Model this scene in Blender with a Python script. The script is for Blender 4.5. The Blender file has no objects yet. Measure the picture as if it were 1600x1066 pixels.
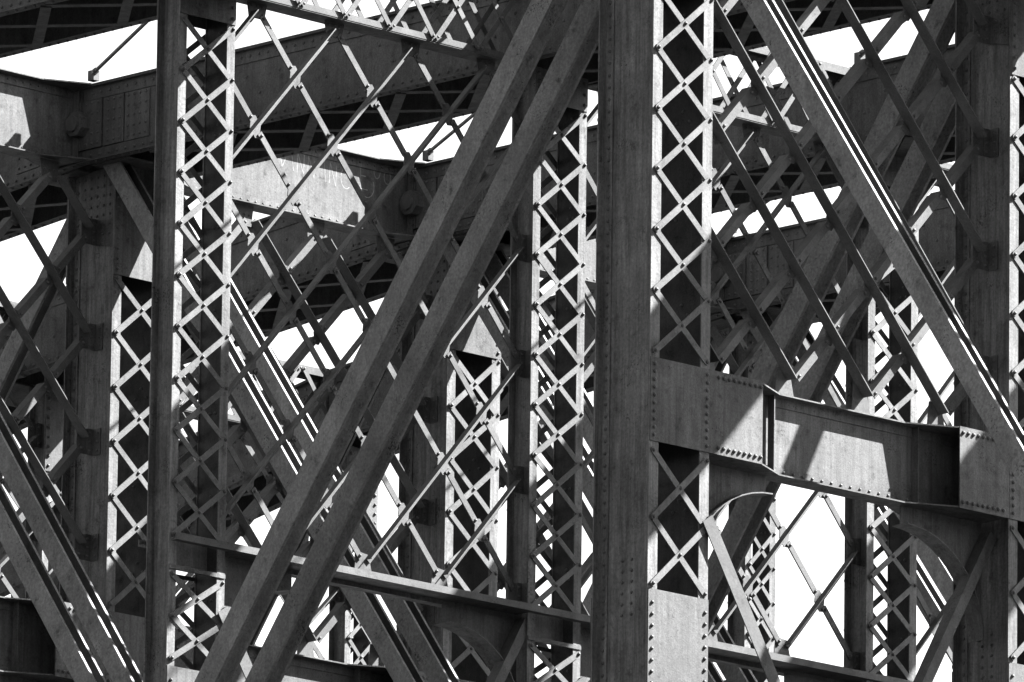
import bpy, math, random
from mathutils import Vector, Matrix
R = math.radians
random.seed(7)
scene = bpy.context.scene
COL = scene.collection

# ---------------------------------------------------------------- camera
YAW, PITCH, ROLL = 0.7997, 0.2183, 0.0137
FPX = 17550.0                                   # focal length in pixels of a 1600 px wide picture
rt = Vector((math.sin(YAW), -math.cos(YAW), 0)); gd = Vector((math.cos(YAW), math.sin(YAW), 0))
fw = gd * math.cos(PITCH) + Vector((0, 0, math.sin(PITCH)))
uu = -gd * math.sin(PITCH) + Vector((0, 0, math.cos(PITCH)))
c_, s_ = math.cos(ROLL), math.sin(ROLL)
cam_r = rt * c_ - uu * -s_ * -1                 # clockwise picture lean
cam_r = rt * c_ + uu * s_
cam_u = uu * c_ - rt * s_
cd = bpy.data.cameras.new('camera'); cam = bpy.data.objects.new('camera', cd); COL.objects.link(cam)
cd.sensor_fit = 'HORIZONTAL'; cd.sensor_width = 36.0; cd.lens = FPX / 1600.0 * 36.0
cd.clip_start = 1.0; cd.clip_end = 6000.0
M3 = Matrix((cam_r, cam_u, -fw)).transposed()
cam.matrix_world = Matrix.Translation(rt * -1.2485 + gd * -98.39 + Vector((0, 0, 1.7))) @ M3.to_4x4()
scene.camera = cam

# ---------------------------------------------------------------- sky, sun, exposure
SUN = Vector((1.617, -1.0, 1.80)).normalized()  # towards the sun
sun_el = math.asin(SUN.z)
world = bpy.data.worlds.new('World'); scene.world = world; world.use_nodes = True
nt = world.node_tree; nt.nodes.clear()
sky = nt.nodes.new('ShaderNodeTexSky'); sky.sky_type = 'NISHITA'; sky.sun_disc = False
sky.sun_elevation = sun_el; sky.sun_rotation = math.atan2(SUN.x, SUN.y)
sky.dust_density = 1.0; sky.air_density = 1.0
bw = nt.nodes.new('ShaderNodeSeparateColor')     # black-and-white photograph through a red filter
bg = nt.nodes.new('ShaderNodeBackground'); bg.inputs['Strength'].default_value = 0.066
wo = nt.nodes.new('ShaderNodeOutputWorld')
nt.links.new(sky.outputs[0], bw.inputs[0]); nt.links.new(bw.outputs[0], bg.inputs['Color']); nt.links.new(bg.outputs[0], wo.inputs[0])
sl = bpy.data.lights.new('sun', 'SUN'); sl.energy = 5.0; sl.angle = R(0.55); sl.color = (1, 1, 1)
so = bpy.data.objects.new('sun', sl); COL.objects.link(so)
so.rotation_euler = SUN.to_track_quat('Z', 'Y').to_euler(); so.location = (40, -30, 60)
vs = scene.view_settings; vs.view_transform = 'Standard'; vs.look = 'None'; vs.gamma = 1.0; vs.use_curve_mapping = False
vs.exposure = 3.35

# ---------------------------------------------------------------- materials
def steel(name, tone, speck=0.25, streak=0.25, rust=0.25, bump=0.25, rough=0.62, grain=55.0):
    m = bpy.data.materials.new(name); m.use_nodes = True
    n = m.node_tree; N = n.nodes; L = n.links; b = N['Principled BSDF']
    geo = N.new('ShaderNodeNewGeometry')
    def noise(scale, detail, mapscale=None, rough_=0.6):
        t = N.new('ShaderNodeTexNoise'); t.inputs['Scale'].default_value = scale; t.inputs['Detail'].default_value = detail
        t.inputs['Roughness'].default_value = rough_
        if mapscale:
            mp = N.new('ShaderNodeVectorMath'); mp.operation = 'MULTIPLY'; mp.inputs[1].default_value = mapscale
            L.new(geo.outputs['Position'], mp.inputs[0]); L.new(mp.outputs[0], t.inputs['Vector'])
        else: L.new(geo.outputs['Position'], t.inputs['Vector'])
        return t.outputs[0]
    def math_(op, a, bb=None, cl=False):
        k = N.new('ShaderNodeMath'); k.operation = op; k.use_clamp = cl
        for i, v in enumerate((a, bb)):
            if v is None: continue
            if isinstance(v, (int, float)): k.inputs[i].default_value = v
            else: L.new(v, k.inputs[i])
        return k.outputs[0]
    def ramp(v, lo, hi, a, bb):
        k = N.new('ShaderNodeMapRange'); k.inputs['From Min'].default_value = lo; k.inputs['From Max'].default_value = hi
        k.inputs['To Min'].default_value = a; k.inputs['To Max'].default_value = bb; k.clamp = True
        L.new(v, k.inputs['Value']); return k.outputs[0]
    big = ramp(noise(1.7, 5), .3, .7, .78, 1.18)
    patch = ramp(noise(2.6, 7, (1.4, 1.4, .7), .62), .515, .535, .91, 1.08)
    drip = ramp(noise(1.0, 3, (34, 34, .55), .5), .60, .72, 1.0, 1 - streak * .8)
    st = ramp(noise(1.0, 6, (17, 17, 1.1), .7), .35, .68, 1 - streak, 1 + streak * .6)
    sp = ramp(noise(grain, 3), .32, .7, 1 - speck, 1 + speck)
    wear = noise(7.0, 8, None, .72)
    pit = ramp(wear, .57, .70, 1.0, 1 - rust)
    pits = ramp(math_('ADD', noise(46, 4, None, .7), ramp(noise(3.1, 3), .42, .72, -.10, .12)), .62, .68, 1.0, max(.15, 1 - rust * 1.3))
    chip = ramp(noise(11.0, 9, (1.3, 1.3, .8), .75), .63, .68, 1.0, 1.26)
    oi = N.new('ShaderNodeObjectInfo'); rn = ramp(oi.outputs['Random'], 0, 1, .9, 1.1)
    v = math_('MULTIPLY', big, st)
    for q in (sp, pit, pits, chip, rn, patch, drip): v = math_('MULTIPLY', v, q)
    v = math_('MULTIPLY', v, tone, True)
    cb = N.new('ShaderNodeCombineColor')
    for i in range(3): L.new(v, cb.inputs[i])
    L.new(cb.outputs[0], b.inputs['Base Color'])
    L.new(ramp(wear, .4, .72, rough - .08, rough + .22), b.inputs['Roughness'])
    b.inputs['Specular IOR Level'].default_value = 0.2
    if bump:
        bp_ = N.new('ShaderNodeBump'); bp_.inputs['Strength'].default_value = bump; bp_.inputs['Distance'].default_value = .006
        L.new(math_('ADD', noise(grain * 1.3, 4), math_('MULTIPLY', noise(9, 4), 1.5)), bp_.inputs['Height'])
        L.new(bp_.outputs[0], b.inputs['Normal'])
    return m
MAT = dict(
    post=steel('painted_post_steel', .094, .24, .50, .55, .35, .62, 38),
    lace=steel('painted_lacing_steel', .067, .22, .08, .35, .2),
    plate=steel('painted_plate_steel', .061, .24, .34, .55, .3),
    chord=steel('painted_chord_steel', .050, .28, .25, .4),
    bar=steel('pitted_eyebar_steel', .118, .27, .05, .6, .5, .58, 34),
    brace=steel('painted_brace_steel', .053, .2, .06, .35, .2),
    rivet=steel('rivet_steel', .06, .1, 0, .2, 0),
    inside=steel('inner_shade_steel', .022, .3, .2, .4),  # darker tone puts recess shade into inner faces of posts and paired bars
    chalk=steel('chalk_marks', .15, .2, 0, .1, 0, .9),
    stone=steel('pier_masonry', .25, .2, .2, .2, .4, .9),
    ground=steel('ground_soil', .012, .3, 0, .3, .4, .95))

# ---------------------------------------------------------------- mesh helpers
class MB:
    def __init__(s): s.v = []; s.f = []
    def add(s, vs_, fs):
        o = len(s.v); s.v += [tuple(p) for p in vs_]; s.f += [tuple(i + o for i in q) for q in fs]
    def bx(s, x0, x1, y0, y1, z0, z1):
        x0, x1 = sorted((x0, x1)); y0, y1 = sorted((y0, y1)); z0, z1 = sorted((z0, z1))
        s.add([(x0, y0, z0), (x1, y0, z0), (x1, y1, z0), (x0, y1, z0), (x0, y0, z1), (x1, y0, z1), (x1, y1, z1), (x0, y1, z1)],
              [(0, 3, 2, 1), (4, 5, 6, 7), (0, 1, 5, 4), (1, 2, 6, 5), (2, 3, 7, 6), (3, 0, 4, 7)])
    def prism(s, pts, vec):                      # closed outline pushed along vec
        n = len(pts); vec = Vector(vec); P = [Vector(p) for p in pts]
        nn = Vector((0, 0, 0))
        for i in range(n): nn += P[i].cross(P[(i + 1) % n])
        if nn.dot(vec) > 0: P.reverse()
        s.add(P + [p + vec for p in P], [tuple(range(n)), tuple(range(2 * n - 1, n - 1, -1))] + [(i, i + n, (i + 1) % n + n, (i + 1) % n) for i in range(n)])
    def beam(s, p0, p1, a, b):                   # box along p0-p1 with cross vectors a (from edge) and b (thickness)
        p0, p1, a, b = map(Vector, (p0, p1, a, b))
        s.prism([p0, p0 + a, p1 + a, p1], b)
    def rivet(s, p, n, r=.017, h=.016):
        n = Vector(n); p = Vector(p); t = n.orthogonal().normalized(); u = n.cross(t); k = 7; o = len(s.v)
        for q, (rr, hh) in enumerate(((1, 0), (.82, .62))):
            for i in range(k):
                a = 2 * math.pi * i / k
                s.v.append(tuple(p + (t * math.cos(a) + u * math.sin(a)) * r * rr + n * h * hh))
        s.v.append(tuple(p + n * h))
        for i in range(k):
            j = (i + 1) % k; s.f.append((o + i, o + j, o + k + j, o + k + i)); s.f.append((o + k + i, o + k + j, o + 2 * k))
    def mesh(s, name, org=(0, 0, 0)):
        me = bpy.data.meshes.new(name); ox, oy, oz = org
        me.from_pydata([(x - ox, y - oy, z - oz) for x, y, z in s.v], [], s.f); me.update(); return me
def link(name, me, mat, parent=None, loc=None):
    if mat and not me.materials: me.materials.append(MAT[mat])
    o = bpy.data.objects.new(name, me); COL.objects.link(o); o.parent = parent
    if loc is not None: o.location = loc
    return o
def thing(name, label, cat, loc, group=None):
    o = bpy.data.objects.new(name, None); COL.objects.link(o); o.location = loc; o.empty_display_size = .2
    o['label'] = label; o['category'] = cat
    if group: o['group'] = group
    return o
def part(name, mb, mat, parent, stuff=False):
    """a part of parent; coordinates in mb are world coordinates"""
    root = Vector((0, 0, 0)); p = parent
    while p is not None: root += p.location; p = p.parent
    o = link(name, mb.mesh(name, root), mat, parent)
    if stuff: o['kind'] = 'stuff'
    return o
_bars = {}
def flat_bar(L, w, t):
    """a flat bar with rounded ends, along local x, thickness in y"""
    key = (round(L, 3), w, t)
    if key not in _bars:
        pts = []
        for sx in (1, -1):
            for i in range(6):
                a = -math.pi / 2 + math.pi * i / 5
                pts.append((sx * (L / 2) + sx * w / 2 * math.cos(a), -t / 2, sx * w / 2 * math.sin(a)))
        m = MB(); m.prism(pts, (0, t, 0)); _bars[key] = m.mesh('lacing_bar'); 
    return _bars[key]
def put_bar(parent, p0, p1, w, t, mat='lace', name='lacing_bar'):
    """flat bar between two world points lying in a plane y = const"""
    p0, p1 = Vector(p0), Vector(p1); d = p1 - p0
    o = link(name, flat_bar(d.length, w, t), mat, parent, (p0 + p1) / 2 - parent.location)
    o.rotation_euler = (random.gauss(0, .004), -math.atan2(d.z, d.x) + random.gauss(0, .005), 0)
    return o

# ---------------------------------------------------------------- the grid of the bridge
TX = {1: .37, 2: 5.07, 3: 9.77, 4: 14.27}
LY = {-1: -5.45, 0: .3525, 1: 6.525, 2: 12.76, 3: 18.95, 4: 25.1}
ZB = 19.4                                        # foot of the posts
CT, CB, PZ = 28.83, 28.02, 28.43                 # chord top, bottom, pin height
DROP = {-1: 0, 0: 0, 1: 0, 2: 0, 3: .53, 4: 1.7}
DIM = {'heavy': (.765, .705, .10, .5605), 'light': (.72, .31, .08, .4978), 'narrow': (.46, .26, .07, .379)}
def kind(i, j): return 'narrow' if (i == 4 or j == 3) else ('heavy' if j % 2 == 0 else 'light')
def half(i, j): return DIM[kind(i, j)][0] / 2
TN = {1: 'outermost truss', 2: 'second truss', 3: 'third truss', 4: 'farthest truss'}
LN = {-1: 'outside the sunlit girder', 0: 'by sunlit knee-braced girder', 1: 'by shallow strut', 2: 'by chalk-marked girder',
      3: 'behind chalk-marked girder', 4: 'at far chord bend'}

# ---------------------------------------------------------------- setting: ground (far below the picture)
g = MB(); g.bx(-3000, 3000, -3000, 3000, -.5, 0)
go = link('ground', g.mesh('ground'), 'ground'); go['kind'] = 'structure'

# unseen ridge added to block low sky fill, open along the camera's view
hl = MB(); NA, NR = 72, 7
for q in range(NA + 1):
    az = YAW + R(52 + 256 * q / NA)              # leaves the opening the picture looks through
    env = min(1, q / 9, (NA - q) / 9)
    for k in range(NR + 1):
        rr = 170 + 45 * k; h = (k / NR) ** .8 * 85 * env * (.8 + .2 * math.sin(q * .9) + .1 * math.sin(q * 2.3 + k)) - .4
        hl.v.append((math.cos(az) * rr, math.sin(az) * rr, h))
for q in range(NA):
    for k in range(NR):
        o_ = q * (NR + 1) + k; hl.f.append((o_, o_ + 1, o_ + NR + 2, o_ + NR + 1))
ho = link('fill_block_hills', hl.mesh('fill_block_hills'), 'ground'); ho['kind'] = 'structure'

# ---------------------------------------------------------------- posts
def make_post(i, j):
    kd = kind(i, j); w, d, fl, pitch = DIM[kd]; cx, cy = TX[i], LY[j]
    top = CB - .004 - DROP[j]
    words = {'heavy': 'broad riveted lattice post', 'light': 'slim channel post with X lacing', 'narrow': 'narrow lattice post with fine lacing'}[kd]
    t = thing('lattice_post', '%s, %s, %s' % (words, TN[i], LN[j]), 'post', (cx, cy, ZB),
              {'heavy': 'broad lattice posts', 'light': 'slim channel posts', 'narrow': 'narrow lattice posts'}[kd])
    tw = .016 if kd == 'heavy' else .012
    rv = MB()
    for s in (-1, 1):
        wx = s * (w / 2 - fl)
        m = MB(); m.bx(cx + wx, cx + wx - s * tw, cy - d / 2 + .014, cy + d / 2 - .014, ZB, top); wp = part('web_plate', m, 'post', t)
        wp.data.materials.append(MAT['inside']); wp.data.polygons[3 if s < 0 else 5].material_index = 1  # inward web face coloured darker to stand for the shade in the box
        for sy in (-1, 1):
            m = MB(); y0 = cy + sy * d / 2
            m.bx(cx + wx - s * .02, cx + s * w / 2, y0, y0 - sy * .013, ZB, top)
            if kd == 'heavy':                    # inner leg of the flange angle, on the web face
                m.bx(cx + wx + s * .0005, cx + wx + s * .013, y0 - sy * .0135, y0 - sy * .105, ZB, top)
                z = ZB + .05
                while z < top:
                    if s < 0: rv.rivet((cx + wx + s * .013, y0 - sy * .062, z), (s, 0, 0))
                    z += .113
            part('flange_angle', m, 'post', t)
        if s < 0 and kd == 'heavy':              # gusset at the head of the post
            m = MB(); m.prism([(cx + wx - .0005, cy - d / 2 + .106, 27.18), (cx + wx - .0005, cy + d / 2 - .106, 27.30), (cx + wx - .0005, cy + d / 2 - .106, top - .01), (cx + wx - .0005, cy - d / 2 + .106, top - .01)], (-.0145, 0, 0)); part('head_gusset', m, 'plate', t)
            for q in range(5):
                for k in range(7): rv.rivet((cx + wx - .015, cy - .19 + .095 * q, 27.33 + .1 * k), (s, 0, 0), .016)
        if s < 0 and kd == 'heavy':              # stitch rivets of an inner diaphragm
            for k in range(6):
                for yy in (-.05, .07): rv.rivet((cx + wx, cy + yy, 21.1 + .1 * k), (s, 0, 0), .016)
    # zones along the post: laced fields and tie plates
    if kd == 'heavy':
        fields = [(26.826, 6, pitch), (22.552, 2, .61)]
        plates = [(26.865, top - .01), (ZB + .02, 21.285)]
        if True: plates.append(None)
    elif kd == 'light':
        fields = [(27.634, 10, pitch), (22.275, 2, .401)]
        plates = [(27.68, top - .01), (22.325, 22.365), (ZB + .02, 21.40)]
    else:
        n = int((top - .35 - 21.2) / pitch)
        z0 = 26.071 + .379 * (3 if j == 2 else 1)
        while z0 > top - .2: z0 -= .379
        n = int((z0 - 21.3) / .379)
        fields = [(z0, n, .379)]; plates = [(z0 + .045, top - .01), (ZB + .02, z0 - n * .379 - .05)]
    rx = w / 2 - .047; bwid = {'heavy': .060, 'light': .056, 'narrow': .046}[kd]
    for sy in (-1, 1):
        yf = cy + sy * d / 2
        for z0, n, p in fields:
            for k in range(n):
                za, zb = z0 - k * p, z0 - (k + 1) * p
                put_bar(t, (cx - rx, yf + sy * .0065, za), (cx + rx, yf + sy * .0065, zb), bwid, .011)
                put_bar(t, (cx - rx, yf + sy * .0190, zb), (cx + rx, yf + sy * .0190, za), bwid, .011)
                rv.rivet((cx, yf + sy * .0245, (za + zb) / 2), (0, sy, 0), .019, .022)
                for s in (-1, 1):
                    rv.rivet((cx + s * rx, yf + sy * .0245, (zb if s < 0 else za)), (0, sy, 0), .019, .022)
            for s in (-1, 1):
                rv.rivet((cx + s * rx, yf + sy * (.012 if s < 0 else .012), (z0 if s < 0 else z0 - n * p)), (0, sy, 0), .019, .022)
        for pl in plates:
            if not pl: continue
            m = MB(); m.bx(cx - w / 2 + .002, cx + w / 2 - .002, yf + sy * .0005, yf + sy * .012, pl[0], pl[1]); part('tie_plate', m, 'plate', t)
            z = pl[0] + .06
            while z < pl[1] - .03:
                for s in (-1, 1): rv.rivet((cx + s * rx, yf + sy * .012, z), (0, sy, 0), .019, .022)
                z += .105
    # stitch rivets on the inside of the far channel
    for z in [top - .5 - .9 * k for k in range(7)]:
        for q in range(3): rv.rivet((cx + w / 2 - fl - tw, cy - d * .25 + .08 * q * d / .7, z + .1 * (q % 2)), (-1, 0, 0))
    part('rivet', rv, 'rivet', t, True)
    return t
POSTS = [(1, -1), (2, -1), (3, -1), (1, 0), (2, 0), (3, 0), (1, 1), (2, 1), (3, 1), (4, 1), (1, 2), (2, 2), (3, 2), (4, 2), (2, 3), (3, 3), (4, 3)]
for i, j in POSTS: make_post(i, j)

# ---------------------------------------------------------------- chords
def make_chord(i, j0, j1):
    """riveted box chord from line j0 (nearer) to j1 (farther)"""
    cx = TX[i]; ya, yb = LY[j0], LY[j1]; da, db = DROP[j0], DROP[j1]
    hw = .51 if i < 4 else .42
    bent = db > da
    lab = ('long level riveted box chord over the posts of %s' % TN[i]) if not bent else \
          ('bent-down riveted box chord of %s, %s' % (TN[i], LN[j1]))
    t = thing('box_chord', lab, 'beam', (cx, ya, CB - da), 'riveted box chords')
    n = 1
    def P(x, y, z): return (x, y, z - (da + (db - da) * (y - ya) / (yb - ya)))
    def slab(m, x0, x1, y0, y1, z0, z1):
        m.prism([P(x0, y0, z0), P(x0, y1, z0), P(x0, y1, z1), P(x0, y0, z1)], (x1 - x0, 0, 0))
    e0 = ya + (.006 if j0 != -1 else -.6); e1 = yb - .006
    rv = MB()
    for s in (-1, 1):
        wx = cx + s * hw
        m = MB(); slab(m, wx - s * .016, wx, e0, e1, CB + .014, CT - .014); part('web_plate', m, 'chord', t)
        m = MB(); slab(m, wx + s * .0005, wx + s * .013, e0, e1, CT - .15, CT - .014); slab(m, wx + s * .013, wx + s * .07, e0, e1, CT - .026, CT - .0142); part('flange_angle', m, 'chord', t)
        m = MB(); slab(m, wx + s * .0005, wx + s * .013, e0, e1, CB + .014, CB + .14); slab(m, wx - s * .02, wx + s * .10, e0, e1, CB, CB + .0138); part('flange_angle', m, 'chord', t)
        y = e0 + .08
        while y < e1 - .05:
            if s < 0:
                rv.rivet(P(wx + s * .013, y, CT - .085), (s, 0, 0)); rv.rivet(P(wx + s * .013, y, CB + .08), (s, 0, 0))
            rv.rivet(P(wx + s * .055, y, CB), (0, 0, -1), .017, .02)
            y += .13
        if s < 0:
            y = e0 + .35
            while y < e1 - .3:
                for zz in (.33, .52): rv.rivet(P(wx, y + (.2 if zz > .4 else 0), CB + zz), (s, 0, 0))
                y += .48
    m = MB(); slab(m, cx - hw - .075, cx + hw + .075, e0, e1, CT - .013, CT); part('cover_plate', m, 'chord', t)
    # lacing across the open bottom
    y = e0 + .75; st = 1.22
    mesh_cache = {}
    while y + st < e1 - .6:
        for s in (-1, 1):
            m = MB(); w2 = .052; z = CB - .0155 + (.0125 if s < 0 else 0) - .004
            a = Vector(P(cx - s * (hw - .02), y, z)); b = Vector(P(cx + s * (hw - .02), y + st, z)); dd = (b - a).normalized(); nn = Vector((-dd.y, dd.x, 0)).normalized() * w2
            if s not in mesh_cache:
                m.prism([a - nn, b - nn, b + nn, a + nn], (0, 0, .011)); mid = (a + b) / 2
                mesh_cache[s] = (m.mesh('lacing_bar', mid), mid)
            link('lacing_bar', mesh_cache[s][0], 'chord', t, (a + b) / 2 - t.location)
        y += st
    for yy in ([e0 + .1, e1 - .65] if not bent else [e0 + .1]):
        m = MB(); slab(m, cx - hw + .03, cx + hw - .03, yy, yy + .55, CB - .0162, CB - .001); part('tie_plate', m, 'chord', t)
    # pin plates and splice rivets where two lengths meet
    joints = [(j0, 1)] if bent else [(j1, -1)] + ([(0, 0)] if j0 < 0 else [])
    for jj, side in joints:
        yc = LY[jj]
        ranges = [(0, .30), (.32, .62), (.64, 1.0)] if side else [(-.6, .6)]
        for k, (r0, r1) in enumerate(ranges):
            a, b = (yc + side * r0, yc + side * r1) if side else (yc + r0, yc + r1)
            a, b = sorted((a, b)); a = max(a, e0); b = min(b, e1)
            m = MB(); x = cx - hw; th = .030 - .008 * k if side else .028
            z0, z1 = CB + .15, CT - .16
            if k == 0 and side < 0:
                pts = [P(x, a, z0), P(x, b, z0 + .0), P(x, b, z1), P(x, a, z1)]
            else: pts = [P(x, a, z0), P(x, b, z0), P(x, b, z1), P(x, a, z1)]
            m.prism([(p[0] - .0005, p[1], p[2]) for p in pts], (-th, 0, 0)); part('pin_plate', m, 'plate', t)
            q = a + .05
            while q < b - .02:
                zz = z0 + .05
                while zz < z1:
                    if math.hypot(q - yc, zz - PZ) > .19: rv.rivet(P(x - th - .0005, q, zz), (-1, 0, 0), .016)
                    zz += .105
                q += .088
        if not bent:                             # pin with octagonal nut on both faces
            for s in (-1, 1):
                m = MB(); xx = cx + s * (hw + .03)
                y_ = yc - (.0 if jj == 2 else 0)
                pts = [(xx, y_ + .135 * math.cos(R(22.5 + 45 * k)), PZ + .135 * math.sin(R(22.5 + 45 * k))) for k in range(8)]
                m.prism(pts, (s * .11, 0, 0)); nut = part('pin_nut', m, 'plate', t)
                m = MB(); pts = [(xx + s * .1105, y_ + .082 * math.cos(R(20 * k)), PZ + .082 * math.sin(R(20 * k))) for k in range(18)]
                m.prism(pts, (s * .03, 0, 0)); part('pin_end', m, 'rivet', nut)
    part('rivet', rv, 'rivet', t, True)
for i in (1, 2, 3, 4):
    make_chord(i, -1, 2)
    if i > 1: make_chord(i, 2, 3); make_chord(i, 3, 4)

# ---------------------------------------------------------------- eyebar diagonals
def make_diag(i, ja, za, jb, zb, xs, depth, yoff=0, tag_=''):
    ya, yb = LY[ja], LY[jb]; x0 = TX[i] - .37
    a = Vector((0, ya, za)); b = Vector((0, yb, zb)); d = (b - a).normalized(); n = Vector((0, -d.z, d.y)) * (depth / 2)
    r = depth * .95; pts = []
    for c, dr in ((a, -1), (b, 1)):              # bar with round heads
        base = math.atan2(d.z * dr, d.y * dr)
        h = math.asin(min(.98, depth / 2 / r))
        for k in range(15):
            an = base - (math.pi - h) + 2 * (math.pi - h) * k / 14
            pts.append((0, c.y + r * math.cos(an), c.z + r * math.sin(an)))
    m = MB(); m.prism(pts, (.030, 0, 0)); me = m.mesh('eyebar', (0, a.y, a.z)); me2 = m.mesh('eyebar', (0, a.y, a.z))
    me2.materials.append(MAT['bar']); me2.materials.append(MAT['inside']); me2.polygons[0].material_index = 1   # gap shade painted on the face between paired bars
    for k, x in enumerate(xs):
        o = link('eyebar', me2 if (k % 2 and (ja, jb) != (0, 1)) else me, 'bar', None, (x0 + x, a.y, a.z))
        o['label'] = 'flat eyebar of %s, falling %s' % (TN[i], {(0, 1): 'from sunlit-girder post to slim post', (2, 1): 'from chalk-girder post to slim post', (0, -1): 'away over the sunlit girder',
                                                              (2, 3): 'away behind the chalk-marked girder'}[(ja, jb)])
        o['category'] = 'steel bar'; o['group'] = 'eyebars of the %s %s' % (TN[i], {(0, 1): 'near the slim post', (2, 1): 'from the chalk girder', (0, -1): 'over the sunlit girder', (2, 3): 'behind the chalk girder'}[(ja, jb)])
for i in (1, 2, 3, 4):
    s = 0 if i < 4 else .1
    make_diag(i, 0, 28.43 if i > 1 else 28.42, 1, 20.25 if i == 1 else 19.95, (0, .16, .585, .745), .245)
    make_diag(i, 2, 28.437 if i > 1 else 28.507, 1, 20.097 if i > 1 else 20.03, (-.04, .10, .50, .64) if i > 1 else (.03, .17, .57, .71), .205)
    if i < 4: make_diag(i, 0, 28.45, -1, 20.17, (.285, .41), .21)
    if i > 1: make_diag(i, 2, 28.43, 3, 20.10, (.285, .41), .20)

# ---------------------------------------------------------------- plate girders across the heavy lines
def knee(t, xp, sgn, y, z0, reach=1.08, hgt=1.12, fw_=.2, name='knee_bracket'):
    """curved bracket below a girder; xp = face of the post, sgn = direction away from it"""
    m = MB(); pts = [(xp, y - .006, z0), (xp + sgn * reach, y - .006, z0), (xp + sgn * reach, y - .006, z0 - .17)]
    arc = []
    for k in range(13):
        a = math.pi / 2 * k / 12
        arc.append((xp + sgn * (.05 + (reach - .05) * (1 - math.sin(a))), z0 - .17 - (hgt - .17) * (1 - math.cos(a))))
    pts += [(x, y - .006, z) for x, z in arc[1:]] + [(xp, y - .006, arc[-1][1])]
    m.prism(pts, (0, .012, 0)); k_ = part(name, m, 'plate', t)
    m = MB()
    for (xa, za), (xb, zb) in zip(arc[:-1], arc[1:]):
        dx, dz = xb - xa, zb - za; L = math.hypot(dx, dz); nx, nz = -dz / L * .012, dx / L * .012
        if (nx * sgn) < 0 or nz > 0: nx, nz = (abs(nx) * sgn, -abs(nz))
        m.prism([(xa, y - fw_ / 2, za), (xb, y - fw_ / 2, zb), (xb + nx, y - fw_ / 2, zb + nz), (xa + nx, y - fw_ / 2, za + nz)], (0, fw_, 0))
    part('bracket_flange', m, 'plate', k_)
def flange(t, x0, x1, y, z, hm, he, taper, end):
    """flange plate, widening in plan at both ends"""
    m = MB(); pts = [(x0, y - he, z), (x0 + end, y - he, z), (x0 + end + taper, y - hm, z), (x1 - end - taper, y - hm, z), (x1 - end, y - he, z), (x1, y - he, z),
                     (x1, y + he, z), (x1 - end, y + he, z), (x1 - end - taper, y + hm, z), (x0 + end + taper, y + hm, z), (x0 + end, y + he, z), (x0, y + he, z)]
    m.prism(pts, (0, 0, .013)); return part('flange_plate', m, 'plate', t)
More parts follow.
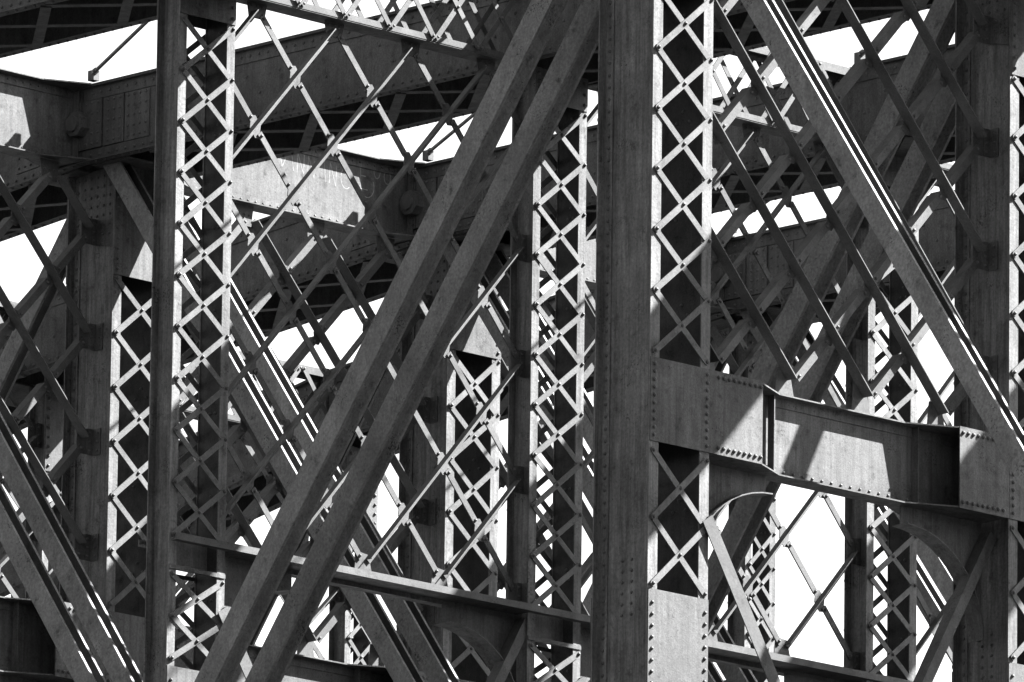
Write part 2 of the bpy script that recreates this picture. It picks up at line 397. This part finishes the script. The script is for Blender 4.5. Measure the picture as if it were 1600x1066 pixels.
def heavy_girder(i, j):
    a, b = i, i + 1; y = LY[j]
    # upper girder, between the chords
    ha, hb = (.51 if a < 4 else .42), (.51 if b < 4 else .42)
    x0, x1 = TX[a] + ha + .016, TX[b] - hb - .035; y += .13
    mark = ', chalk scrawl on web' if (i, j) == (2, 2) else ''
    t = thing('plate_girder', 'upper plate girder, %s to %s, %s%s' % (TN[a], TN[b], LN[j], mark), 'girder', ((x0 + x1) / 2, y, CB), 'upper plate girders')
    m = MB(); m.bx(x0, x1, y - .006, y + .006, CB + .03, CT - .0135); part('web_plate', m, 'plate', t)
    rv = MB()
    flange(t, x0, x1, y, CT - .013 + .004, .12, .33, .46, .05); flange(t, x0, x1, y, CB + .016, .13, .33, .46, .05)
    for s in (-1, 1):
        m = MB(); m.bx(x0 + .02, x1 - .02, y + s * .0065, y + s * .018, CT - .105, CT - .014); part('flange_angle', m, 'plate', t); m = MB(); m.bx(x0 + .02, x1 - .02, y + s * .0065, y + s * .018, CB + .03, CB + .115); part('flange_angle', m, 'plate', t)
        m = MB(); m.bx(x0, x0 + .012, y + s * .02, y + s * .10, CB + .04, CT - .03); part('end_angle', m, 'plate', t); m = MB(); m.bx(x1 - .012, x1, y + s * .02, y + s * .10, CB + .04, CT - .03); part('end_angle', m, 'plate', t)
    x = x0 + .1
    while x < x1 - .05:
        rv.rivet((x, y - .018, CB + .072), (0, -1, 0), .014, .014); rv.rivet((x, y - .018, CT - .055), (0, -1, 0), .014, .014); x += .105
    part('rivet', rv, 'rivet', t, True)
    # lower girder with front and back gusset plates and knee brackets
    y = LY[j]; zt, zb = 23.40, 22.64; pa, pb = TX[a] + half(a, j), TX[b] - half(b, j); d = DIM[kind(i, j)][1]
    t = thing('plate_girder', 'lower plate girder with curved knees, %s to %s, %s' % (TN[a], TN[b], {-1:'',0:'sunlit web',2:'under the chalk-marked one'}[j]), 'girder', ((pa + pb) / 2, y, zb), 'knee-braced lower girders')
    m = MB(); m.bx(pa - .085, pb + .085, y - .006, y + .006, zb + .0135, zt - .0135); part('web_plate', m, 'plate', t)
    hm, he = .12, d / 2 - .004
    flange(t, pa + .002, pb - .002, y, zt - .013, hm, he, .47, .67); flange(t, pa + .002, pb - .002, y, zb, hm, he, .47, .67)
    rv = MB()
    for s in (-1, 1):
        m = MB(); m.bx(pa + .02, pb - .02, y + s * .0065, y + s * .018, zb + .0135, zb + .10); part('flange_angle', m, 'plate', t); m = MB(); m.bx(pa + .02, pb - .02, y + s * .0065, y + s * .018, zt - .10, zt - .0135); part('flange_angle', m, 'plate', t)
        for xx in (pa + .67 + .42, pb - .67 - .28):
            m = MB(); m.bx(xx, xx + .012, y + s * .0185, y + s * .10, zb + .0135, zt - .0135); part('stiffener', m, 'plate', t)
        # gusset plates wrapping the posts
        for xa, xb in ((pa - 2 * half(a, j) + .002, pa + .67), (pb - .67, pb - .002 if b < 4 else pb + 2 * half(b, j))):
            if xb - xa < .7 and b < 4: xb = pb - .003
            m = MB(); yy = y + s * (d / 2); m.bx(xa, xb, yy + s * .0005, yy + s * .013, zb - .005, zt + .002); part('gusset_plate', m, 'plate', t)
            for k in range(9):
                xx = (pa + .10 + .068 * k) if xa < pa else (pb - .63 + .068 * k)
                rv.rivet((xx, yy + s * .013, zb + .055), (0, s, 0), .02, .024); rv.rivet((xx, yy + s * .013, zt - .055), (0, s, 0), .02, .024)
            if xa < pa:
                for k in range(10):
                    for xx in (pa - .047, pa - 2 * half(a, j) + .047): rv.rivet((xx, yy + s * .013, zb + .05 + .073 * k), (0, s, 0), .019, .022)
    x = pa + .8
    while x < pb - .75:
        rv.rivet((x, y - .018, zb + .062), (0, -1, 0), .016, .016); x += .125
    part('rivet', rv, 'rivet', t, True)
    knee(t, pa - .0, 1, y, zb - .002); knee(t, pb, -1, y, zb - .002)
for i, j in ((1, 0), (2, 0), (1, 2), (2, 2), (3, 2)): heavy_girder(i, j)

# ---------------------------------------------------------------- struts across the light lines
def angle(m, p0, p1, u, v, w1, w2, th=.011):
    """L section: leg 1 spans u*w1, leg 2 spans v*w2 from the same heel edge"""
    u, v = Vector(u), Vector(v); p0, p1 = Vector(p0), Vector(p1)
    m.beam(p0, p1, u * w1, v * th); m.beam(p0 + v * th, p1 + v * th, u * th, v * (w2 - th))
def light_struts(i, j):
    a, b = i, i + 1; y = LY[j]; dz = DROP[j]
    ha, hb = (.51 if a < 4 else .42), (.51 if b < 4 else .42)
    x0, x1 = TX[a] + ha + .016, TX[b] - hb - .002; z0, z1 = 28.02 - dz, 28.81 - dz
    t = thing('laced_strut', 'X-laced upper strut, %s to %s, %s' % (TN[a], TN[b], LN[j]), 'strut', ((x0 + x1) / 2, y, z0), 'X-laced upper struts')
    rv = MB()
    for s in (-1, 1):
        yy = y + s * .13
        m = MB(); angle(m, (x0, yy, z0), (x1, yy, z0), (0, -s, 0), (0, 0, 1), .10, .06); part('bottom_angle', m, 'brace', t)
        m = MB(); angle(m, (x0, yy, z1), (x1, yy, z1), (0, -s, 0), (0, 0, -1), .10, .085); part('top_angle', m, 'brace', t)
        st = .593; xs = (x0 + x1) / 2 - st * 6 / 2 + .05
        for k in range(6):
            xa, xb = xs + k * st, xs + (k + 1) * st; zl, zh = z0 + .045, z1 - .045
            put_bar(t, (xa + .03, yy + s * .006, zl), (xb - .03, yy + s * .006, zh), .055, .010, 'brace')
            put_bar(t, (xa + .03, yy + s * .0175, zh), (xb - .03, yy + s * .0175, zl), .055, .010, 'brace')
            rv.rivet(((xa + xb) / 2, yy + s * .0225, (zl + zh) / 2), (0, s, 0), .016, .018)
            for q, z in ((xa + .03, zl), (xb - .03, zl), (xa + .03, zh), (xb - .03, zh)): rv.rivet((q, yy + s * .0225, z), (0, s, 0), .015, .016)
        for q0, q1 in ((x0, xs - .03), (xs + 6 * st + .03, x1)):
            if q1 > q0: m = MB(); m.bx(q0, q1, yy + s * .0005, yy + s * .012, z0 + .001, z1 - .001); part('end_plate', m, 'plate', t)
    m = MB(); m.bx(x0 + .01, x1 - .01, y - .125, y + .125, z0 - .0125, z0 - .0005); part('bottom_plate', m, 'brace', t)
    part('rivet', rv, 'rivet', t, True)
    # lower strut: front and back angles passing the posts, top tie plate and knees
    pa, pb = TX[a] + half(a, j), TX[b] - half(b, j); d = DIM[kind(i, j)][1]; zt = 22.64
    t = thing('angle_strut', 'shallow lower strut with knees, %s to %s, %s' % (TN[a], TN[b], LN[j]), 'strut', ((pa + pb) / 2, y, zt - .11), 'shallow lower struts')
    xa, xb = TX[a] - half(a, j) * (1 if a == 1 else -1) + (0 if a == 1 else .02), TX[b] + half(b, j) + .018
    for s, wd in ((-1, d / 2 + .108), (1, .10)):          # angle with an upturned lip, passing the post faces
        yo = y + s * (d / 2 + .115); yi = y + s * (d / 2 + .028)
        m = MB(); m.bx(xa, xb, yo, yi, zt - .055, zt - .043); m.bx(xa, xb, yo, yo - s * .012, zt - .0428, zt + .012); part('strut_angle', m, 'brace', t)
        m = MB(); m.bx(pa + .01, pb - .01, yi - s * .0005, yo - s * wd, zt - .0555, zt - .0435); part('strut_leg', m, 'brace', t)
    m = MB(); m.bx(pa - .07, pb + .07, y - .006, y + .006, zt - .10, zt - .002); part('web_plate', m, 'plate', t)
    if a == 1 or True:
        m = MB(); m.bx(TX[a] - half(a, j) + .09, pa - .09, y - .0055, y + .0055, zt - .28, zt - .002); part('gusset_plate', m, 'plate', t)
    knee(t, pa, 1, y, zt - .101, 1.0, .95, .24); knee(t, pb, -1, y, zt - .101, 1.0, .95, .24)
for i, j in ((1, 1), (2, 1), (3, 1), (2, 3), (3, 3), (1, -1), (2, -1)): light_struts(i, j)

# ---------------------------------------------------------------- sway frames: lattice of angles between posts
def sway(i, j):
    a, b = i, i + 1; y = LY[j]; heavy = j % 2 == 0
    pa, pb = TX[a] + half(a, j) - (.10 if heavy else .08) , TX[b] - half(b, j) + (.10 if heavy else .08)
    fa, fb = TX[a] + half(a, j), TX[b] - half(b, j)
    dx = 1.01 * (fb - fa) / 3.96
    if heavy: z0, dz, Rn = 27.90, .543, 8
    else: z0, dz, Rn = 27.95 - DROP[j], .5756 - DROP[j] / 9, 9
    lo, hi = fb - 4 * dx, fb
    def node(r, q): return (fb - dx * q, z0 - dz * r)        # q in halves: odd rows integer, even rows n + .5
    t = thing('sway_frame', '%s diamond lattice of braces, %s to %s, %s' % ('dark' if heavy else 'thin', TN[a], TN[b], LN[j]), 'bracing', ((fa + fb) / 2, y, z0 - dz * Rn), 'sway frames between posts')
    P, Q = [], []
    for q in (.5, 1.5, 2.5, 3.5): P.append((0, q)); Q.append((0, q))
    for r in range(1, Rn, 2): P.append((r, 4)); Q.append((r, 0))
    def run(start, dq):
        r, q = start; path = [(r, q)]
        while r < Rn:
            r += 1; q += dq
            if q < -.01 or q > 4.01: break
            path.append((r, q))
        return path
    Pp = [run(s, -.5) for s in P]; Qp = [run(s, .5) for s in Q]
    cross = {}
    for p in Pp:
        for k in p: cross[k] = cross.get(k, 0) + 1
    for p in Qp:
        for k in p: cross[k] = cross.get(k, 0) + 1
    inner = lambda k: 0 < k[0] < Rn and .01 < k[1] < 3.99
    sx, sz = dx / 2, dz; L = math.hypot(sx, sz); ux, uz = sx / L, sz / L
    wl = .075 if heavy else .062; ol = .11 if heavy else .06
    cache = {}
    rv = MB()
    yP = yQ = y - .0115
    def bar(p0, p1, fam):
        """fam P falls to the right (+x), Q falls to the left"""
        Lr = round(math.hypot(p1[0] - p0[0], p1[1] - p0[1]), 3); key = (fam, Lr)
        if key not in cache:
            m = MB(); dr = 1 if fam == 'P' else -1
            e = Vector((dr * ux, 0, -uz)); nrm = Vector((uz, 0, ux)) if fam == 'P' else Vector((-uz, 0, ux))   # up-right / up-left
            h = Lr / 2; A, B = -e * h, e * h
            if fam == 'P' and heavy:             # leg standing out to the front, flat leg behind it
                o_ = nrm * (-wl / 2)
                m.beam(A + o_, B + o_, nrm * wl, (0, .011, 0)); m.beam(A + o_, B + o_, nrm * .011, (0, -ol, 0))
            else:                                # flat leg in front, other leg standing back from its upper edge
                o_ = nrm * (-wl / 2)
                m.beam(A + o_, B + o_, nrm * wl, (0, .011, 0))
                if fam == 'P' or heavy: m.beam(A - o_ + Vector((0, .0111, 0)), B - o_ + Vector((0, .0111, 0)), nrm * -.011, (0, ol, 0))
                else: m.beam(A - o_ - Vector((0, .0001, 0)), B - o_ - Vector((0, .0001, 0)), nrm * -.011, (0, -.068, 0))
            cache[key] = m.mesh('brace')
        yy = yP if fam == 'P' else yQ
        return link('brace', cache[key], 'brace', t, Vector(((p0[0] + p1[0]) / 2, yy, (p0[1] + p1[1]) / 2)) - t.location)
    cont, seg = ((Pp, 'P'), (Qp, 'Q')) if heavy else ((Qp, 'Q'), (Pp, 'P'))
    for p in cont[0]:
        if len(p) < 2: continue
        A, B = node(*p[0]), node(*p[-1]); dr = 1 if cont[1] == 'P' else -1
        A = (A[0] + dr * ux * .06, A[1] - uz * .06); B = (B[0] - dr * ux * .06, B[1] + uz * .06)
        bar(A, B, cont[1])
    for p in seg[0]:
        dr = 1 if seg[1] == 'P' else -1
        for k0, k1 in zip(p[:-1], p[1:]):
            A, B = node(*k0), node(*k1); g = .075
            A = (A[0] + dr * ux * g, A[1] - uz * g); B = (B[0] - dr * ux * g, B[1] + uz * g)
            bar(A, B, seg[1])
            for c, sg in ((A, 1), (B, -1)):
                rv.rivet((c[0] + dr * ux * .035 * sg, (yP if seg[1] == 'P' else yQ) - .0005, c[1] - uz * .035 * sg), (0, -1, 0), .017, .02)
    # gusset plates behind the crossings
    yg = y + .0002
    gm = None
    for k in cross:
        if inner(k) and cross[k] > 1:
            x, z = node(*k)
            if gm is None:
                m = MB(); s_ = -1 if heavy else 1
                d1 = Vector((ux * s_, 0, -uz)); d2 = Vector((-uz * s_ * .55 - .25 * s_, 0, -.35)).normalized()
                m.prism([d1 * -.10 + d2 * .0 + Vector((0, 0, .0)), Vector((-.055 * s_, 0, .105)), Vector((.0 * s_, 0, .11)), Vector((.07 * s_, 0, .02)), Vector((.055 * s_, 0, -.105)), Vector((.0 * s_, 0, -.11)), Vector((-.07 * s_, 0, -.02))][1:], (0, .010, 0))
                gm = m.mesh('gusset_plate')
            link('gusset_plate', gm, 'brace', t, Vector((x, yg, z)) - t.location)
            yy = (yP if heavy else yQ) - .0005; s_ = 1 if heavy else -1
            if not heavy:
                for q in (-.055, 0, .055): rv.rivet((x + s_ * ux * q, yy, z - uz * q), (0, -1, 0), .014, .016)
    # clips at the posts, plates at top and bottom
    fl = .10 if heavy else .08
    for r in range(1, Rn + 1, 2):
        z = z0 - dz * r
        for face, s in ((fa - fl, 1), (fb + fl, -1)):
            m = MB(); m.bx(face + s * .001, face + s * (fl + .12), y - .001 + .0065, y + .0165, z - .13, z + .13)
            part('clip_plate', m, 'brace', t)
            m = MB(); m.bx(face + s * .001, face + s * .012, y - .115, y + .005, z - .135, z + .135); m.bx(face + s * .0125, face + s * .085, y - .006, y + .005, z - .135, z + .135)
            part('clip_angle', m, 'brace', t)
            for q in (-.09, 0, .09):
                rv.rivet((face + s * .012, y - .075, z + q), (s, 0, 0), .014); rv.rivet((face + s * .06, y - .006, z + q), (0, -1, 0), .014)
    for r, up in ((0, 1), (Rn, -1)):
        if up < 0 and Rn % 2: qs = (1, 2, 3)
        else: qs = (.5, 1.5, 2.5, 3.5)
        for q in qs:
            x, z = node(r, q); zend = (28.03 if heavy else 28.02 - DROP[j]) if up > 0 else (23.398 if heavy else 22.645)
            m = MB(); gy = y + .0065 + (.075 if heavy and up > 0 else 0)
            if heavy and up < 0: x -= .09
            if up > 0: m.prism([(x - .13, gy, zend), (x + .13, gy, zend), (x + .10, gy, z - .09), (x - .10, gy, z - .09)], (0, .01, 0))
            else: m.prism([(x - .13, y + .0065, zend + .012), (x + .12, y + .0065, zend + .012), (x + .06, y + .0065, z + .11), (x - .10, y + .0065, z + .13)], (0, .01, 0)); m.bx(x - .14, x + .14, y - .07, y + .0055, zend + .001, zend + .012)
            part('gusset_plate', m, 'brace', t)
            for qq in (-.07, 0, .07): rv.rivet((x + qq, gy - .001 if up > 0 else y - .04, z + .03 if up > 0 else zend + .012), (0, -1, 0) if up > 0 else (0, 0, 1), .014)
    part('rivet', rv, 'rivet', t, True)
for i, j in ((1, 0), (2, 0), (1, 1), (2, 1), (3, 1), (1, 2), (2, 2), (3, 2), (2, 3), (3, 3), (1, -1), (2, -1)): sway(i, j)

# ---------------------------------------------------------------- lower cross braces under the struts
def lower_brace(i, j):
    a, b = i, i + 1; heavy = j % 2 == 0
    d = DIM[kind(a, j)][1]; y = LY[j] - d / 2 - .05
    fa, fb = TX[a] + half(a, j), TX[b] - half(b, j)
    m = MB(); p0, p1 = Vector((fa - .06, y, 22.02)), Vector((fa + 1.32, y, 19.87)); e = (p1 - p0).normalized(); n = Vector((-e.z, 0, e.x))
    m.beam(p0 - n * .07, p1 - n * .07, n * .14, (0, .012, 0)); m.beam(p0 + n * .06 + Vector((0, .012, 0)), p1 + n * .06 + Vector((0, .012, 0)), n * -.012, (0, .08, 0))
    o = link('brace_bar', m.mesh('brace_bar', p0), 'brace', None, p0)
    o['label'] = 'broad flat brace at post of %s, below strut, %s' % (TN[a], LN[j]); o['category'] = 'steel bar'; o['group'] = 'lower cross braces falling outward'
    y2 = LY[j] - .14
    m = MB(); p0, p1 = Vector((fb + .02, y2, 22.52)), Vector((fb - 1.48, y2, 19.95)); e = (p1 - p0).normalized(); n = Vector((e.z, 0, -e.x))
    if n.z < 0: n = -n
    m.beam(p0 + n * .03, p1 + n * .03, n * .011, (0, .13, 0)); m.beam(p0 - n * .055, p1 - n * .055, n * .0845, (0, .012, 0)); m.beam(p0 - n * .055, p1 - n * .055, n * -.011, (0, .13, 0))
    o = link('brace_bar', m.mesh('brace_bar', p0), 'brace', None, p0)
    o['label'] = 'dark channel brace at post of %s, below knee, %s' % (TN[b], LN[j]); o['category'] = 'steel bar'; o['group'] = 'lower cross braces falling inward'
for i, j in ((1, 0), (1, 1), (2, 1), (1, 2), (2, 2)): lower_brace(i, j)

# ---------------------------------------------------------------- top lateral rods with forked ends
def rod(p0, p1, r, label):
    p0, p1 = Vector(p0), Vector(p1); d = (p1 - p0).normalized(); t_ = d.orthogonal().normalized(); u = d.cross(t_)
    m = MB(); k = 10; m.prism([p0 + (t_ * math.cos(2 * math.pi * q / k) + u * math.sin(2 * math.pi * q / k)) * r for q in range(k)], p1 - p0)
    t = thing('tie_rod', label, 'rod', p0, 'top lateral rods'); part('rod', m, 'brace', t)
    m = MB(); c = p0
    m.prism([c + (t_ * math.cos(R(60 * q)) + u * math.sin(R(60 * q))) * .036 for q in range(6)], d * .10)
    m.bx(c.x - .04, c.x + .04, c.y - .05, c.y + .04, c.z - .085, c.z + .02); part('anchor_nut', m, 'brace', t)
for i, j in ((2, 2), (3, 2), (4, 2), (3, 1), (2, 1)):
    x, y = TX[i] - .66, LY[j] - .30
    rod((x, y, CT + .08), (TX[i - 1] + .75, LY[j - 1] - .1, CT + .08), .020, 'thin round tie rod off chord of %s, %s' % (TN[i], LN[j]))

# ---------------------------------------------------------------- chalk scrawl on the girder web
gird = [o for o in COL.objects if o.name.startswith('plate_girder') and 'chalk scrawl' in o.get('label', '')][0]
def glyph(*lines, w=.011):
    m = MB(); yy = LY[2] + .13 - .0063
    for k, pts in enumerate(lines):
        n = len(pts); L_, R_ = [], []
        for q in range(n):
            a = Vector(pts[max(q - 1, 0)]); b = Vector(pts[min(q + 1, n - 1)]); d = (b - a).normalized(); nn = Vector((-d.y, d.x)) * (w / 2) * (.8 + .4 * random.random())
            p = Vector(pts[q]) + Vector((.127, .04)); L_.append(p + nn); R_.append(p - nn)
        o = len(m.v); y = yy - .0004 * (k + 1)
        for p in L_ + R_: m.v.append((p.x, y, p.y))
        m.f += [(o + q, o + q + 1, o + n + q + 1, o + n + q) for q in range(n - 1)]
    part('chalk_mark', m, 'chalk', gird)
def arc(cx, cz, rx, rz, a0, a1, n=12): return [(cx + rx * math.cos(R(a0 + (a1 - a0) * k / n)), cz + rz * math.sin(R(a0 + (a1 - a0) * k / n))) for k in range(n + 1)]
def line(*p):
    out = []
    for a, b in zip(p[:-1], p[1:]): out += [(a[0] + (b[0] - a[0]) * k / 5, a[1] + (b[1] - a[1]) * k / 5) for k in range(5)]
    return out + [p[-1]]
glyph(line((7.27, 28.64), (7.31, 28.50)), line((7.31, 28.50), (7.36, 28.60))); glyph(line((7.44, 28.68), (7.47, 28.48)))
glyph(line((7.52, 28.47), (7.53, 28.68)), line((7.53, 28.68), (7.61, 28.47)), line((7.61, 28.47), (7.62, 28.67)))
glyph(line((7.67, 28.47), (7.68, 28.68)), line((7.68, 28.68), (7.76, 28.45)), line((7.76, 28.45), (7.77, 28.64))); glyph(line((7.90, 28.68), (7.93, 28.44)))
glyph(line((7.98, 28.44), (7.99, 28.66)), line((7.99, 28.66), (8.07, 28.42)), line((8.07, 28.42), (8.08, 28.64)))
glyph(arc(8.22, 28.53, .075, .11, 50, 310)); glyph(line((8.53, 28.74), (8.42, 28.75)), line((8.42, 28.75), (8.43, 28.46)), line((8.43, 28.46), (8.53, 28.46)), line((8.42, 28.60), (8.50, 28.60)))
glyph(arc(8.52, 28.50, .10, .12, -110, 30)); glyph(arc(8.66, 28.69, .045, .085, 0, 350, 18)); glyph([(8.80, 28.78), (8.775, 28.72)] + arc(8.81, 28.64, .048, .07, 160, 515, 16))

# ---------------------------------------------------------------- below the picture: lower chords and piers
for i in (1, 2, 3, 4):
    t = thing('lower_chord', 'riveted lower chord under the posts of %s' % TN[i], 'beam', (TX[i], LY[1], 18.9), 'lower chords')
    for s in (-1, 1):
        m = MB(); x = TX[i] + s * .46; m.bx(x, x + s * .016, -6, 19.6, 18.92, 19.38); part('web_plate', m, 'chord', t)
        m = MB(); m.bx(x + s * .017, x + s * .10, -6, 19.6, 18.90, 18.914); part('flange_angle', m, 'chord', t)
    for y in (-5.5, .35, 6.5, 12.7, 18.9):
        m = MB(); m.bx(TX[i] - .458, TX[i] + .458, y - .4, y + .4, 19.0, 19.015); part('tie_plate', m, 'chord', t)
for y, nm in ((-5.2, 'outside the sunlit girder'), (18.6, 'behind the chalk-marked girder')):
    t = thing('stone_pier', 'masonry pier carrying the lower chords %s' % nm, 'pier', (7.4, y, 0), 'masonry piers')
    for k in range(13):
        m = MB(); e = .05 * (13 - k); q = .012 if k % 2 else 0
        m.bx(-1.2 - e + q, 16 + e - q, y - 1.0 - e + q, y + 1.0 + e - q, 1.44 * k if k else -.3, 1.44 * (k + 1) - .012); part('stone_course', m, 'stone', t)
    m = MB(); m.bx(-1.5, 16.3, y - 1.25, y + 1.25, 18.72, 18.898); part('cap_stone', m, 'stone', t)
